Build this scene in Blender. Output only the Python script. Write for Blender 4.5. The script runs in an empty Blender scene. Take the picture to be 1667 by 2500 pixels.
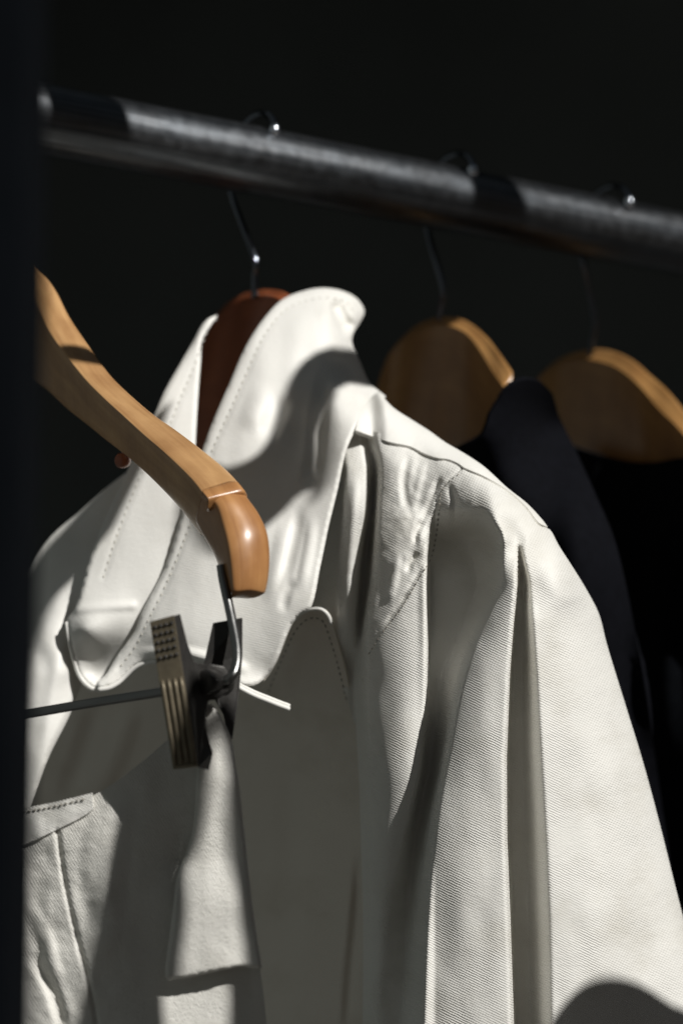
import bpy, bmesh, math, random
import numpy as np
from mathutils import Vector, Matrix
from mathutils.geometry import delaunay_2d_cdt
random.seed(7); np.random.seed(7)
SC = bpy.context.scene
COL = SC.collection
F = 6597.0; CX = 833.5; CY = 1250.0
PITCH = math.radians(10.5)
CAMLOC = Vector((0, 0, 1.45))
CM = Matrix.Translation(CAMLOC) @ Matrix.Rotation(math.radians(90) + PITCH, 4, 'X')
CM3 = CM.to_3x3()
SUN_C = Vector((0.53, 0.69, 0.49)).normalized()      # direction to the sun, camera frame (right, up, towards viewer)
SUN_W = CM3 @ SUN_C

def P(x, y, d):
    return CM @ Vector(((x - CX) / F * d, (CY - y) / F * d, -d))

# ---------------------------------------------------------------- scene tree helpers
def tag(o, label=None, cat=None, group=None, kind=None):
    if label: o['label'] = label
    if cat: o['category'] = cat
    if group: o['group'] = group
    if kind: o['kind'] = kind
    return o

def empty(name, loc, label=None, cat=None, group=None):
    o = bpy.data.objects.new(name, None); COL.objects.link(o)
    o.location = loc; o.empty_display_size = 0.03
    return tag(o, label, cat, group)

def link(name, me, mat, parent=None, smooth=True):
    o = bpy.data.objects.new(name, me); COL.objects.link(o)
    if mat: me.materials.append(mat)
    if smooth:
        for p in me.polygons: p.use_smooth = True
    if parent is not None:
        o.parent = parent
        base = parent.location if parent.parent is None else Vector((0, 0, 0))
        root = parent
        while root.parent is not None: root = root.parent
        # meshes are written in world coordinates: shift them back to the thing's base
        o.matrix_parent_inverse = Matrix.Identity(4)
        if parent.parent is None:
            me.transform(Matrix.Translation(-root.location))
        else:
            me.transform(Matrix.Translation(-root.location))
    return o

# ---------------------------------------------------------------- materials
def newmat(name):
    m = bpy.data.materials.new(name); m.use_nodes = True
    nt = m.node_tree; b = nt.nodes['Principled BSDF']
    return m, nt, b

def N(nt, t, **kw):
    n = nt.nodes.new(t)
    for k, v in kw.items():
        if k in n.inputs: n.inputs[k].default_value = v
        else: setattr(n, k, v)
    return n

def leather(name, col, dark, twill=0.5, grain=0.5, rot=0.35, rough=0.55, stain=0.3, cross=0.0, lump=0.3):
    m, nt, b = newmat(name); L = nt.links.new
    uv = N(nt, 'ShaderNodeUVMap')
    # colour: faint rubbed stains
    n1 = N(nt, 'ShaderNodeTexNoise', Scale=22.0, Detail=6.0, Roughness=0.65)
    L(uv.outputs[0], n1.inputs['Vector'])
    r = N(nt, 'ShaderNodeValToRGB'); r.color_ramp.elements[0].position = 0.50; r.color_ramp.elements[1].position = 0.80
    r.color_ramp.elements[0].color = (*col, 1); r.color_ramp.elements[1].color = (*[c*(1-stain)+k*stain for c, k in zip(col, dark)], 1)
    L(n1.outputs['Fac'], r.inputs[0])
    # tiny specks
    n0 = N(nt, 'ShaderNodeTexNoise', Scale=120.0, Detail=3.0)
    L(uv.outputs[0], n0.inputs['Vector'])
    r0 = N(nt, 'ShaderNodeValToRGB'); r0.color_ramp.elements[0].position = 0.74; r0.color_ramp.elements[1].position = 0.80
    r0.color_ramp.elements[0].color = (0, 0, 0, 1); r0.color_ramp.elements[1].color = (0.5, 0.5, 0.5, 1)
    L(n0.outputs['Fac'], r0.inputs[0])
    mx = N(nt, 'ShaderNodeMixRGB'); mx.inputs[2].default_value = (*dark, 1)
    L(r0.outputs[0], mx.inputs[0]); L(r.outputs[0], mx.inputs[1]); L(mx.outputs[0], b.inputs['Base Color'])
    # twill ribs, broken up
    mp = N(nt, 'ShaderNodeMapping'); mp.inputs['Rotation'].default_value = (0, 0, rot)
    L(uv.outputs[0], mp.inputs[0])
    w = N(nt, 'ShaderNodeTexWave', Scale=290.0, Distortion=2.6, Detail=3.0)
    w.inputs['Detail Scale'].default_value = 1.4
    w.bands_direction = 'Y'; L(mp.outputs[0], w.inputs['Vector'])
    n2 = N(nt, 'ShaderNodeTexNoise', Scale=900.0, Detail=4.0, Roughness=0.6)
    mp2 = N(nt, 'ShaderNodeMapping'); mp2.inputs['Rotation'].default_value = (0, 0, rot); mp2.inputs['Scale'].default_value = (0.55, 1.0, 1)
    L(uv.outputs[0], mp2.inputs[0]); L(mp2.outputs[0], n2.inputs['Vector'])
    n3 = N(nt, 'ShaderNodeTexNoise', Scale=70.0, Detail=4.0, Roughness=0.6)
    L(uv.outputs[0], n3.inputs['Vector'])
    vo = N(nt, 'ShaderNodeTexVoronoi', Scale=620.0); L(mp2.outputs[0], vo.inputs['Vector'])
    b1 = N(nt, 'ShaderNodeBump', Strength=twill, Distance=0.00022)
    nm = N(nt, 'ShaderNodeTexNoise', Scale=55.0, Detail=3.0); L(uv.outputs[0], nm.inputs['Vector'])
    mm = N(nt, 'ShaderNodeMapRange'); mm.inputs[1].default_value = 0.35; mm.inputs[2].default_value = 0.68; mm.inputs[3].default_value = twill*0.45; mm.inputs[4].default_value = twill*1.2
    L(nm.outputs['Fac'], mm.inputs[0]); L(mm.outputs[0], b1.inputs['Strength'])
    L(w.outputs['Fac'], b1.inputs['Height'])
    b2 = N(nt, 'ShaderNodeBump', Strength=grain, Distance=0.0005)
    L(n2.outputs['Fac'], b2.inputs['Height']); L(b1.outputs[0], b2.inputs['Normal'])
    b3 = N(nt, 'ShaderNodeBump', Strength=grain*0.35, Distance=0.0003)
    L(vo.outputs['Distance'], b3.inputs['Height']); L(b2.outputs[0], b3.inputs['Normal'])
    b4 = N(nt, 'ShaderNodeBump', Strength=lump, Distance=0.0016)
    L(n3.outputs['Fac'], b4.inputs['Height']); L(b3.outputs[0], b4.inputs['Normal'])
    if cross:
        wc = N(nt, 'ShaderNodeTexWave', Scale=260.0, Distortion=3.0, Detail=3.0); wc.bands_direction = 'X'; L(mp.outputs[0], wc.inputs['Vector'])
        b5 = N(nt, 'ShaderNodeBump', Strength=cross, Distance=0.00022); L(wc.outputs['Fac'], b5.inputs['Height']); L(b4.outputs[0], b5.inputs['Normal'])
        L(b5.outputs[0], b.inputs['Normal'])
    else: L(b4.outputs[0], b.inputs['Normal'])
    b.inputs['Roughness'].default_value = rough
    b.inputs['Specular IOR Level'].default_value = 0.35
    return m

def wood(name, c1, c2, rough=0.3, scale=1.0, coat=0.3):
    m, nt, b = newmat(name); L = nt.links.new
    uv = N(nt, 'ShaderNodeUVMap')
    mp = N(nt, 'ShaderNodeMapping'); mp.inputs['Scale'].default_value = (12*scale, 160*scale, 1)
    L(uv.outputs[0], mp.inputs[0])
    n = N(nt, 'ShaderNodeTexNoise', Scale=1.0, Detail=8.0, Roughness=0.65, Distortion=0.6); L(mp.outputs[0], n.inputs['Vector'])
    r = N(nt, 'ShaderNodeValToRGB'); r.color_ramp.elements[0].position = 0.32; r.color_ramp.elements[1].position = 0.72
    r.color_ramp.elements[0].color = (*c2, 1); r.color_ramp.elements[1].color = (*c1, 1)
    L(n.outputs['Fac'], r.inputs[0])
    n2 = N(nt, 'ShaderNodeTexNoise', Scale=38.0, Detail=3.0); L(uv.outputs[0], n2.inputs['Vector'])
    mx = N(nt, 'ShaderNodeMixRGB', blend_type='MULTIPLY'); mx.inputs[0].default_value = 0.45
    r2 = N(nt, 'ShaderNodeValToRGB'); r2.color_ramp.elements[0].position = 0.35; r2.color_ramp.elements[1].position = 0.6
    r2.color_ramp.elements[0].color = (0.55, 0.45, 0.38, 1); r2.color_ramp.elements[1].color = (1, 1, 1, 1)
    L(n2.outputs['Fac'], r2.inputs[0]); L(r.outputs[0], mx.inputs[1]); L(r2.outputs[0], mx.inputs[2])
    L(mx.outputs[0], b.inputs['Base Color'])
    n3 = N(nt, 'ShaderNodeTexNoise', Scale=300.0, Detail=3.0); L(uv.outputs[0], n3.inputs['Vector'])
    mr = N(nt, 'ShaderNodeMapRange'); mr.inputs[3].default_value = rough*0.8; mr.inputs[4].default_value = rough*1.35
    L(n3.outputs['Fac'], mr.inputs[0]); L(mr.outputs[0], b.inputs['Roughness'])
    bp = N(nt, 'ShaderNodeBump', Strength=0.25, Distance=0.0003); L(n.outputs['Fac'], bp.inputs['Height']); L(bp.outputs[0], b.inputs['Normal'])
    b.inputs['Coat Weight'].default_value = coat; b.inputs['Coat Roughness'].default_value = 0.25
    return m

def metal(name, col, rough, metallic=1.0, wear=0.0, dark=(0.02, 0.02, 0.022), scale=60, bump=0.2):
    m, nt, b = newmat(name); L = nt.links.new
    tc = N(nt, 'ShaderNodeTexCoord')
    n = N(nt, 'ShaderNodeTexNoise', Scale=scale, Detail=7.0, Roughness=0.7); L(tc.outputs['Object'], n.inputs['Vector'])
    r = N(nt, 'ShaderNodeValToRGB'); r.color_ramp.elements[0].position = 0.40; r.color_ramp.elements[1].position = 0.66
    r.color_ramp.elements[0].color = (*col, 1); r.color_ramp.elements[1].color = (*[c*(1-wear)+k*wear for c, k in zip(col, dark)], 1)
    L(n.outputs['Fac'], r.inputs[0]); L(r.outputs[0], b.inputs['Base Color'])
    mr = N(nt, 'ShaderNodeMapRange'); mr.inputs[3].default_value = rough*0.7; mr.inputs[4].default_value = rough*1.4
    n2 = N(nt, 'ShaderNodeTexNoise', Scale=scale*5, Detail=4.0); L(tc.outputs['Object'], n2.inputs['Vector'])
    L(n2.outputs['Fac'], mr.inputs[0]); L(mr.outputs[0], b.inputs['Roughness'])
    bp = N(nt, 'ShaderNodeBump', Strength=bump, Distance=0.0003); L(n2.outputs['Fac'], bp.inputs['Height']); L(bp.outputs[0], b.inputs['Normal'])
    b.inputs['Metallic'].default_value = metallic
    return m

def plain(name, col, rough=0.8, scale=30.0, var=0.3, bump=0.3):
    m, nt, b = newmat(name); L = nt.links.new
    tc = N(nt, 'ShaderNodeTexCoord')
    n = N(nt, 'ShaderNodeTexNoise', Scale=scale, Detail=5.0); L(tc.outputs['Object'], n.inputs['Vector'])
    r = N(nt, 'ShaderNodeValToRGB'); r.color_ramp.elements[0].position = 0.35; r.color_ramp.elements[1].position = 0.7
    r.color_ramp.elements[0].color = (*col, 1); r.color_ramp.elements[1].color = (*[c*(1-var) for c in col], 1)
    L(n.outputs['Fac'], r.inputs[0]); L(r.outputs[0], b.inputs['Base Color'])
    b.inputs['Roughness'].default_value = rough
    bp = N(nt, 'ShaderNodeBump', Strength=bump, Distance=0.001); L(n.outputs['Fac'], bp.inputs['Height']); L(bp.outputs[0], b.inputs['Normal'])
    return m

CREAM = (0.745, 0.733, 0.69); CDARK = (0.50, 0.47, 0.39)
M_leather = leather('cream_leather', CREAM, CDARK, twill=0.7, grain=0.25, rot=-0.45, cross=0.3, stain=0.5)
M_collar = leather('cream_leather_smooth', (0.79, 0.778, 0.735), CDARK, twill=0.25, grain=0.18, rot=-0.25, lump=0.2)
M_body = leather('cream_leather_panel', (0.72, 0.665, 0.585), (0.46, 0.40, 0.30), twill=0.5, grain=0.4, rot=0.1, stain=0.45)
M_skirt = leather('cream_leather_grained', (0.74, 0.724, 0.672), CDARK, twill=0.8, grain=0.7, rot=0.55, cross=0.7, lump=0.25)
M_thread = plain('thread', (0.30, 0.28, 0.24), 0.9, 400)
M_thread_pale = plain('thread_pale', (0.5, 0.48, 0.42), 0.9, 400)
M_arm = wood('beige_wood', (0.60, 0.36, 0.16), (0.38, 0.20, 0.08), rough=0.42)
M_tip = wood('amber_wood', (0.55, 0.285, 0.11), (0.34, 0.155, 0.055), rough=0.34, coat=0.35)
M_wood = wood('honey_wood', (0.56, 0.31, 0.115), (0.38, 0.19, 0.06), rough=0.33, coat=0.4)
M_redwood = wood('red_brown_wood', (0.42, 0.13, 0.05), (0.25, 0.07, 0.028), rough=0.33, coat=0.4)
M_rail = metal('worn_dark_steel', (0.145, 0.160, 0.178), 0.36, wear=0.3, dark=(0.06, 0.05, 0.042), scale=30)
def streak():
    nt = M_rail.node_tree; L = nt.links.new; b_ = nt.nodes['Principled BSDF']
    tc = [n for n in nt.nodes if n.bl_idname == 'ShaderNodeTexCoord'][0]
    vr = N(nt, 'ShaderNodeVectorRotate'); vr.rotation_type = 'Z_AXIS'; vr.inputs['Angle'].default_value = -0.56; L(tc.outputs['Object'], vr.inputs[0])
    mp = N(nt, 'ShaderNodeMapping'); mp.inputs['Scale'].default_value = (7, 420, 420); L(vr.outputs[0], mp.inputs[0])
    n = N(nt, 'ShaderNodeTexNoise', Scale=1.0, Detail=6.0, Roughness=0.6); L(mp.outputs[0], n.inputs['Vector'])
    r = N(nt, 'ShaderNodeValToRGB'); r.color_ramp.elements[0].position = 0.35; r.color_ramp.elements[1].position = 0.7
    r.color_ramp.elements[0].color = (0.5, 0.5, 0.5, 1); r.color_ramp.elements[1].color = (1.25, 1.2, 1.15, 1)
    L(n.outputs['Fac'], r.inputs[0])
    old = b_.inputs['Base Color'].links[0].from_socket
    mx = N(nt, 'ShaderNodeMixRGB', blend_type='MULTIPLY'); mx.inputs[0].default_value = 1.0
    L(old, mx.inputs[1]); L(r.outputs[0], mx.inputs[2]); L(mx.outputs[0], b_.inputs['Base Color'])
streak()
M_tipchrome = metal('bright_tip', (0.75, 0.80, 0.88), 0.22, bump=0.02)  # paler than the wire's chrome: the tip's glint is put into the colour
M_chrome = metal('chrome_wire', (0.15, 0.162, 0.185), 0.12, bump=0.05)
M_wire = metal('grey_wire', (0.22, 0.22, 0.215), 0.30, bump=0.1)
M_clip = metal('bronze_clip', (0.20, 0.168, 0.115), 0.5, metallic=0.55, wear=0.5, dark=(0.10, 0.085, 0.06), scale=140)
M_clipdark = metal('dark_clip', (0.05, 0.047, 0.043), 0.42, metallic=0.5, wear=0.4, scale=140)
M_navy = plain('navy_cloth', (0.0035, 0.0038, 0.0058), 0.9, 200)
M_black = plain('black_cloth', (0.005, 0.006, 0.008), 0.9, 200)
M_wall = plain('dark_wall', (0.155, 0.172, 0.17), 0.95, 1.6, 0.35)
M_post = plain('black_paint', (0.0045, 0.0055, 0.007), 1.0, 20)
M_post.node_tree.nodes['Principled BSDF'].inputs['Specular IOR Level'].default_value = 0.02

for m_ in (M_navy, M_black, M_wall): m_.node_tree.nodes['Principled BSDF'].inputs['Specular IOR Level'].default_value = 0.08
# ---------------------------------------------------------------- maths
def catmull(pts, step=6.0, closed=False):
    pts = [np.array(p, float) for p in pts]; out = []
    n = len(pts)
    if n == 2 and not closed:
        k = max(1, int(np.linalg.norm((pts[1]-pts[0])[:2]) / step))
        return [pts[0] + (pts[1]-pts[0]) * i / k for i in range(k)] + [pts[1]]
    rng = range(n if closed else n - 1)
    for i in rng:
        if closed: p0, p1, p2, p3 = pts[i-1], pts[i], pts[(i+1) % n], pts[(i+2) % n]
        else:
            p1, p2 = pts[i], pts[i+1]
            p0 = pts[i-1] if i > 0 else 2*p1 - p2
            p3 = pts[i+2] if i + 2 < n else 2*p2 - p1
        k = max(1, int(np.linalg.norm((p2-p1)[:2]) / step))
        # centripetal parametrisation
        def tj(a, b): return max(1e-6, np.linalg.norm(b - a)) ** 0.5
        t0 = 0; t1 = t0 + tj(p0, p1); t2 = t1 + tj(p1, p2); t3 = t2 + tj(p2, p3)
        for j in range(k):
            t = t1 + (t2 - t1) * j / k
            A1 = (t1-t)/(t1-t0)*p0 + (t-t0)/(t1-t0)*p1; A2 = (t2-t)/(t2-t1)*p1 + (t-t1)/(t2-t1)*p2
            A3 = (t3-t)/(t3-t2)*p2 + (t-t2)/(t3-t2)*p3
            B1 = (t2-t)/(t2-t0)*A1 + (t-t0)/(t2-t0)*A2; B2 = (t3-t)/(t3-t1)*A2 + (t-t1)/(t3-t1)*A3
            out.append((t2-t)/(t2-t1)*B1 + (t-t1)/(t2-t1)*B2)
    if not closed: out.append(pts[-1])
    return out

def smooth_outline(poly, step, corner=50):
    n = len(poly); P_ = [np.array(p, float) for p in poly]; cs = []
    for i in range(n):
        a = P_[i]-P_[i-1]; b = P_[(i+1) % n]-P_[i]
        ang = abs(math.degrees(math.atan2(a[0]*b[1]-a[1]*b[0], a[0]*b[0]+a[1]*b[1])))
        if ang > corner: cs.append(i)
    if not cs: return catmull(P_, step, True)
    out = []
    for j, c in enumerate(cs):
        e = cs[(j+1) % len(cs)]
        if e <= c: e += n
        seg = [P_[k % n] for k in range(c, e+1)]
        out += catmull(seg, step)[:-1]
    return out

def tps(ctrl):
    c = np.array(ctrl, float); X = c[:, :2] / 500.0; v = c[:, 2]; n = len(c)
    def U(r2): return np.where(r2 > 1e-12, r2 * np.log(np.maximum(r2, 1e-12)), 0)
    K = U(((X[:, None]-X[None])**2).sum(-1)) + np.eye(n)*1e-4
    Pm = np.hstack([np.ones((n, 1)), X])
    A = np.zeros((n+3, n+3)); A[:n, :n] = K; A[:n, n:] = Pm; A[n:, :n] = Pm.T
    w = np.linalg.solve(A, np.concatenate([v, [0, 0, 0]]))
    def f(x, y):
        Q = np.stack([x, y], -1) / 500.0
        D = U(((Q[:, None]-X[None])**2).sum(-1))
        return (D @ w[:n] + w[n] + Q @ w[n+1:]) / 1000.0
    return f

def polydist(x, y, line):
    """distance, signed side (+ = right of the direction of travel on screen) and position 0..1 along a polyline"""
    line = np.array(line, float); best = np.full(x.shape, 1e9); sg = np.zeros_like(x); tt = np.zeros_like(x)
    seg = np.linalg.norm(np.diff(line, axis=0), axis=1); cum = np.concatenate([[0], np.cumsum(seg)]); tot = cum[-1]
    for i in range(len(line)-1):
        a = line[i]; b = line[i+1]; ab = b-a; L2 = (ab**2).sum()
        t = np.clip(((x-a[0])*ab[0]+(y-a[1])*ab[1])/L2, 0, 1)
        dx = x-(a[0]+t*ab[0]); dy = y-(a[1]+t*ab[1]); d = np.hypot(dx, dy)
        m = d < best
        s = np.sign(ab[0]*dy-ab[1]*dx)
        best = np.where(m, d, best); sg = np.where(m, s, sg); tt = np.where(m, (cum[i]+t*seg[i])/tot, tt)
    return best, sg, tt

def fold(line, h, wl, wr, taper=0.25):
    """ridge (h>0, mm towards the viewer) or valley (h<0) along a polyline running downwards; wl/wr = half-widths in px left/right"""
    line = [tuple(p) for p in catmull(line, 25)]
    def f(x, y):
        d, s, t = polydist(x, y, line)
        # going down the screen, the left-hand side of the picture is s>0
        w = np.where(s > 0, wl, wr)
        q = np.clip(d / w, 0, 1)
        prof = (1 - q*q)**2
        tp = np.ones_like(t)
        if taper > 0:
            a = np.clip(t/taper, 0, 1); b = np.clip((1-t)/taper, 0, 1)
            tp = (a*a*(3-2*a)) * (b*b*(3-2*b))
        return -h/1000.0 * prof * tp
    return f

def groove(line, depth=0.8, w=6):
    return fold(line, -depth, w, w, 0.02)

def vnoise(x, y, sx, sy, seed):
    """smooth value noise"""
    r = np.random.RandomState(seed); T = r.rand(64, 64)
    u = x/sx + 1000; v = y/sy + 1000
    iu = np.floor(u).astype(int); iv = np.floor(v).astype(int); fu = u-iu; fv = v-iv
    fu = fu*fu*(3-2*fu); fv = fv*fv*(3-2*fv)
    g = lambda a, b: T[a % 64, b % 64]
    return (g(iu, iv)*(1-fu)+g(iu+1, iv)*fu)*(1-fv) + (g(iu, iv+1)*(1-fu)+g(iu+1, iv+1)*fu)*fv - 0.5

def pchip_y(ys, V, y):
    """monotone-ish interpolation of columns V[row] at y"""
    ys = np.array(ys, float); V = np.array(V, float)
    y = np.clip(y, ys[0], ys[-1]); i = np.clip(np.searchsorted(ys, y)-1, 0, len(ys)-2)
    h = np.diff(ys); m = np.diff(V, axis=0)/h[:, None]
    D = np.zeros_like(V); D[0] = m[0]; D[-1] = m[-1]
    for k in range(1, len(ys)-1):
        ok = (m[k-1]*m[k]) > 0
        w1 = 2*h[k]+h[k-1]; w2 = h[k]+2*h[k-1]
        D[k] = np.where(ok, (w1+w2)/(w1/np.where(ok, m[k-1], 1)+w2/np.where(ok, m[k], 1)), 0)
    t = ((y-ys[i])/h[i])[:, None]; hh = h[i][:, None]
    return (2*t**3-3*t**2+1)*V[i]+(t**3-2*t**2+t)*hh*D[i]+(-2*t**3+3*t**2)*V[i+1]+(t**3-t**2)*hh*D[i+1]

def table(rows, fix=False):
    """rows: {y: [(x, d_mm), ...]} with the same feature columns in every row"""
    if fix:
        new = {}
        for y_, r_ in rows.items():
            (x2, d2), (x3, d3), (x4, d4) = r_[2:5]
            g = min(22, (x3-x2)*0.55); k_ = 1 if y_ < 1600 else 0
            new[y_] = r_[:2] + [(x2-14*k_-2, d2+2*k_), (x2+g, d2), (x3+4, d3+2*k_), (max(x3+10, x4-22*k_-4), d4+k_)] + r_[5:]
        rows = new
    ys = sorted(rows); Xs = [[p[0] for p in rows[y]] for y in ys]; Ds = [[p[1] for p in rows[y]] for y in ys]
    def f(x, y):
        X = pchip_y(ys, Xs, y); D = pchip_y(ys, Ds, y); K = X.shape[1]
        h = np.maximum(np.diff(X, axis=1), 1.0); m = np.diff(D, axis=1)/h
        T = np.zeros_like(D); T[:, 0] = m[:, 0]; T[:, -1] = m[:, -1]
        for k in range(1, K-1):
            ok = m[:, k-1]*m[:, k] > 0; w1 = 2*h[:, k]+h[:, k-1]; w2 = h[:, k]+2*h[:, k-1]
            T[:, k] = np.where(ok, (w1+w2)/(w1/np.where(ok, m[:, k-1], 1)+w2/np.where(ok, m[:, k], 1)), 0)
        out = np.where(x <= X[:, 0], D[:, 0]+(x-X[:, 0])*T[:, 0], D[:, -1]+(x-X[:, -1])*T[:, -1])
        for k in range(K-1):
            s = (x > X[:, k]) & (x <= X[:, k+1]); t = np.clip((x-X[:, k])/h[:, k], 0, 1)
            v = (2*t**3-3*t**2+1)*D[:, k]+(t**3-2*t**2+t)*h[:, k]*T[:, k]+(-2*t**3+3*t**2)*D[:, k+1]+(t**3-t**2)*h[:, k]*T[:, k+1]
            out = np.where(s, v, out)
        return out/1000.0
    return f

# ---------------------------------------------------------------- cloth sheets
def sheet(name, poly, dfn, mat, parent, step=7.0, thick=1.6, curl=None, closed_back=None, corner=50, jitter=0.0):
    """a piece of cloth or leather: outline in picture pixels, depth from dfn, then real thickness"""
    out = smooth_outline(poly, step, corner)
    if jitter:
        out = [p + np.array([vnoise(np.array([p[0]]), np.array([p[1]]), 40, 40, 5)[0], vnoise(np.array([p[0]]), np.array([p[1]]), 40, 40, 6)[0]])*jitter for p in out]
    B = np.array(out)
    # drop near-duplicates
    keep = [0]
    for i in range(1, len(B)):
        if np.hypot(*(B[i]-B[keep[-1]])) > 1.2: keep.append(i)
    if np.hypot(*(B[keep[-1]]-B[0])) < 1.2: keep.pop()
    B = B[keep]; nb = len(B)
    x0, y0 = B.min(0); x1, y1 = B.max(0)
    gx, gy = np.meshgrid(np.arange(x0, x1, step), np.arange(y0, y1, step))
    gx = gx + (np.arange(gx.shape[0]) % 2)[:, None]*step*0.5
    gx = gx.ravel(); gy = gy.ravel()
    inside = np.zeros(gx.shape, bool); j = nb-1
    for i in range(nb):
        xi, yi = B[i]; xj, yj = B[j]
        if yi != yj:
            c = ((yi > gy) != (yj > gy)) & (gx < (xj-xi)*(gy-yi)/(yj-yi)+xi); inside ^= c
        j = i
    gx = gx[inside]; gy = gy[inside]
    def bdist(x, y):
        best = np.full(x.shape, 1e9)
        for i in range(nb):
            a = B[i]; b = B[(i+1) % nb]; ab = b-a; t = np.clip(((x-a[0])*ab[0]+(y-a[1])*ab[1])/(ab**2).sum(), 0, 1)
            best = np.minimum(best, np.hypot(x-a[0]-t*ab[0], y-a[1]-t*ab[1]))
        return best
    bd = bdist(gx, gy); k = bd > step*0.55
    gx = gx[k]; gy = gy[k]; bd = bd[k]
    vs = [Vector((float(a), float(b))) for a, b in B] + [Vector((float(a), float(b))) for a, b in zip(gx, gy)]
    r = delaunay_2d_cdt(vs, [], [list(range(nb))], 1, 1e-4)
    V2 = np.array([(v.x, v.y) for v in r[0]]); T = [tuple(f) for f in r[2]]
    x = V2[:, 0]; y = V2[:, 1]; d = dfn(x, y)
    ed = bdist(x, y)
    if curl:
        w, amt = curl; s = np.clip(ed/w, 0, 1); d = d + amt/1000*(1-np.sqrt(1-(1-s)**2))
    n = len(x)
    area = sum((V2[b][0]-V2[a][0])*(V2[c][1]-V2[a][1])-(V2[c][0]-V2[a][0])*(V2[b][1]-V2[a][1]) for a, b, c in T[:50])
    if area > 0: T = [(a, c, b) for a, b, c in T]       # y runs down the picture: make the front face the viewer
    W = [P(float(a), float(b), float(c)) for a, b, c in zip(x, y, d)]
    # boundary edges
    cnt = {}
    for t in T:
        for a, b in ((t[0], t[1]), (t[1], t[2]), (t[2], t[0])): cnt[(a, b)] = cnt.get((a, b), 0)+1
    be = [(a, b) for (a, b) in cnt if (b, a) not in cnt]
    Wn = np.array([tuple(w) for w in W]); TT = np.array(T)
    nrm = np.cross(Wn[TT[:, 1]]-Wn[TT[:, 0]], Wn[TT[:, 2]]-Wn[TT[:, 0]]); vn = np.zeros_like(Wn)
    for q in range(3): np.add.at(vn, TT[:, q], nrm)
    vn /= np.maximum(np.linalg.norm(vn, axis=1), 1e-12)[:, None]
    if closed_back:
        w, depth = closed_back; s = np.clip(ed/w, 0, 1)
        ray = Wn - np.array(CAMLOC); ray /= np.linalg.norm(ray, axis=1)[:, None]
        back = Wn + ray*(0.0015 + depth*np.sqrt(1-(1-s)**2))[:, None]
    else: back = Wn - vn*(thick/1000)
    allv = np.vstack([Wn, back])
    faces = [tuple(t) for t in T] + [(c+n, b+n, a+n) for a, b, c in T] + [(b, a, a+n, b+n) for a, b in be]
    me = bpy.data.meshes.new(name); me.from_pydata([tuple(v) for v in allv], [], faces)
    uvl = me.uv_layers.new(name='UVMap')
    u = np.concatenate([x, x])/5200.0; v = np.concatenate([y, y])/5200.0
    li = np.zeros(len(me.loops), int); me.loops.foreach_get('vertex_index', li)
    uvl.data.foreach_set('uv', np.stack([u[li], v[li]], -1).ravel())
    me.update()
    # keep the cut edge crisp
    o = link(name, me, mat, parent)
    sharp = set((min(a, b), max(a, b)) for a, b in be) | set((min(a, b)+n, max(a, b)+n) for a, b in be)
    for e in me.edges:
        if (min(e.vertices), max(e.vertices)) in sharp: e.use_edge_sharp = True
    return o

def stitches(line, dfn, parent, mat=None, gap=17, ln=8, w=0.45, lift=0.15, name='stitching'):
    pts = np.array(catmull(line, 2.0)); vs = []; fs = []
    seg = np.concatenate([[0], np.cumsum(np.linalg.norm(np.diff(pts, axis=0), axis=1))])
    s = 0.0
    while s + ln < seg[-1]:
        a = [np.interp(s, seg, pts[:, k]) for k in (0, 1)]; b = [np.interp(s+ln, seg, pts[:, k]) for k in (0, 1)]
        da = float(dfn(np.array([a[0]]), np.array([a[1]]))[0])-lift/1000; db = float(dfn(np.array([b[0]]), np.array([b[1]]))[0])-lift/1000
        A = P(a[0], a[1], da); Bq = P(b[0], b[1], db); ax = (Bq-A); L = ax.length; ax.normalize()
        vd = (A-CAMLOC).normalized(); sd = ax.cross(vd).normalized(); up = sd.cross(ax)
        base = len(vs)
        for t in (0, 0.25, 0.75, 1):
            rr = w/1000*(0.35 if t in (0, 1) else 1)
            c = A+ax*L*t
            for q in range(6):
                an = q*math.pi/3; vs.append(tuple(c+sd*math.cos(an)*rr+up*math.sin(an)*rr))
        for k in range(3):
            for q in range(6): fs.append((base+k*6+q, base+k*6+(q+1) % 6, base+k*6+6+(q+1) % 6, base+k*6+6+q))
        fs.append(tuple(base+q for q in range(5, -1, -1))); fs.append(tuple(base+18+q for q in range(6)))
        s += gap*random.uniform(0.93, 1.07)
    me = bpy.data.meshes.new(name); me.from_pydata(vs, [], fs); me.update()
    return link(name, me, mat or M_thread, parent)

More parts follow.
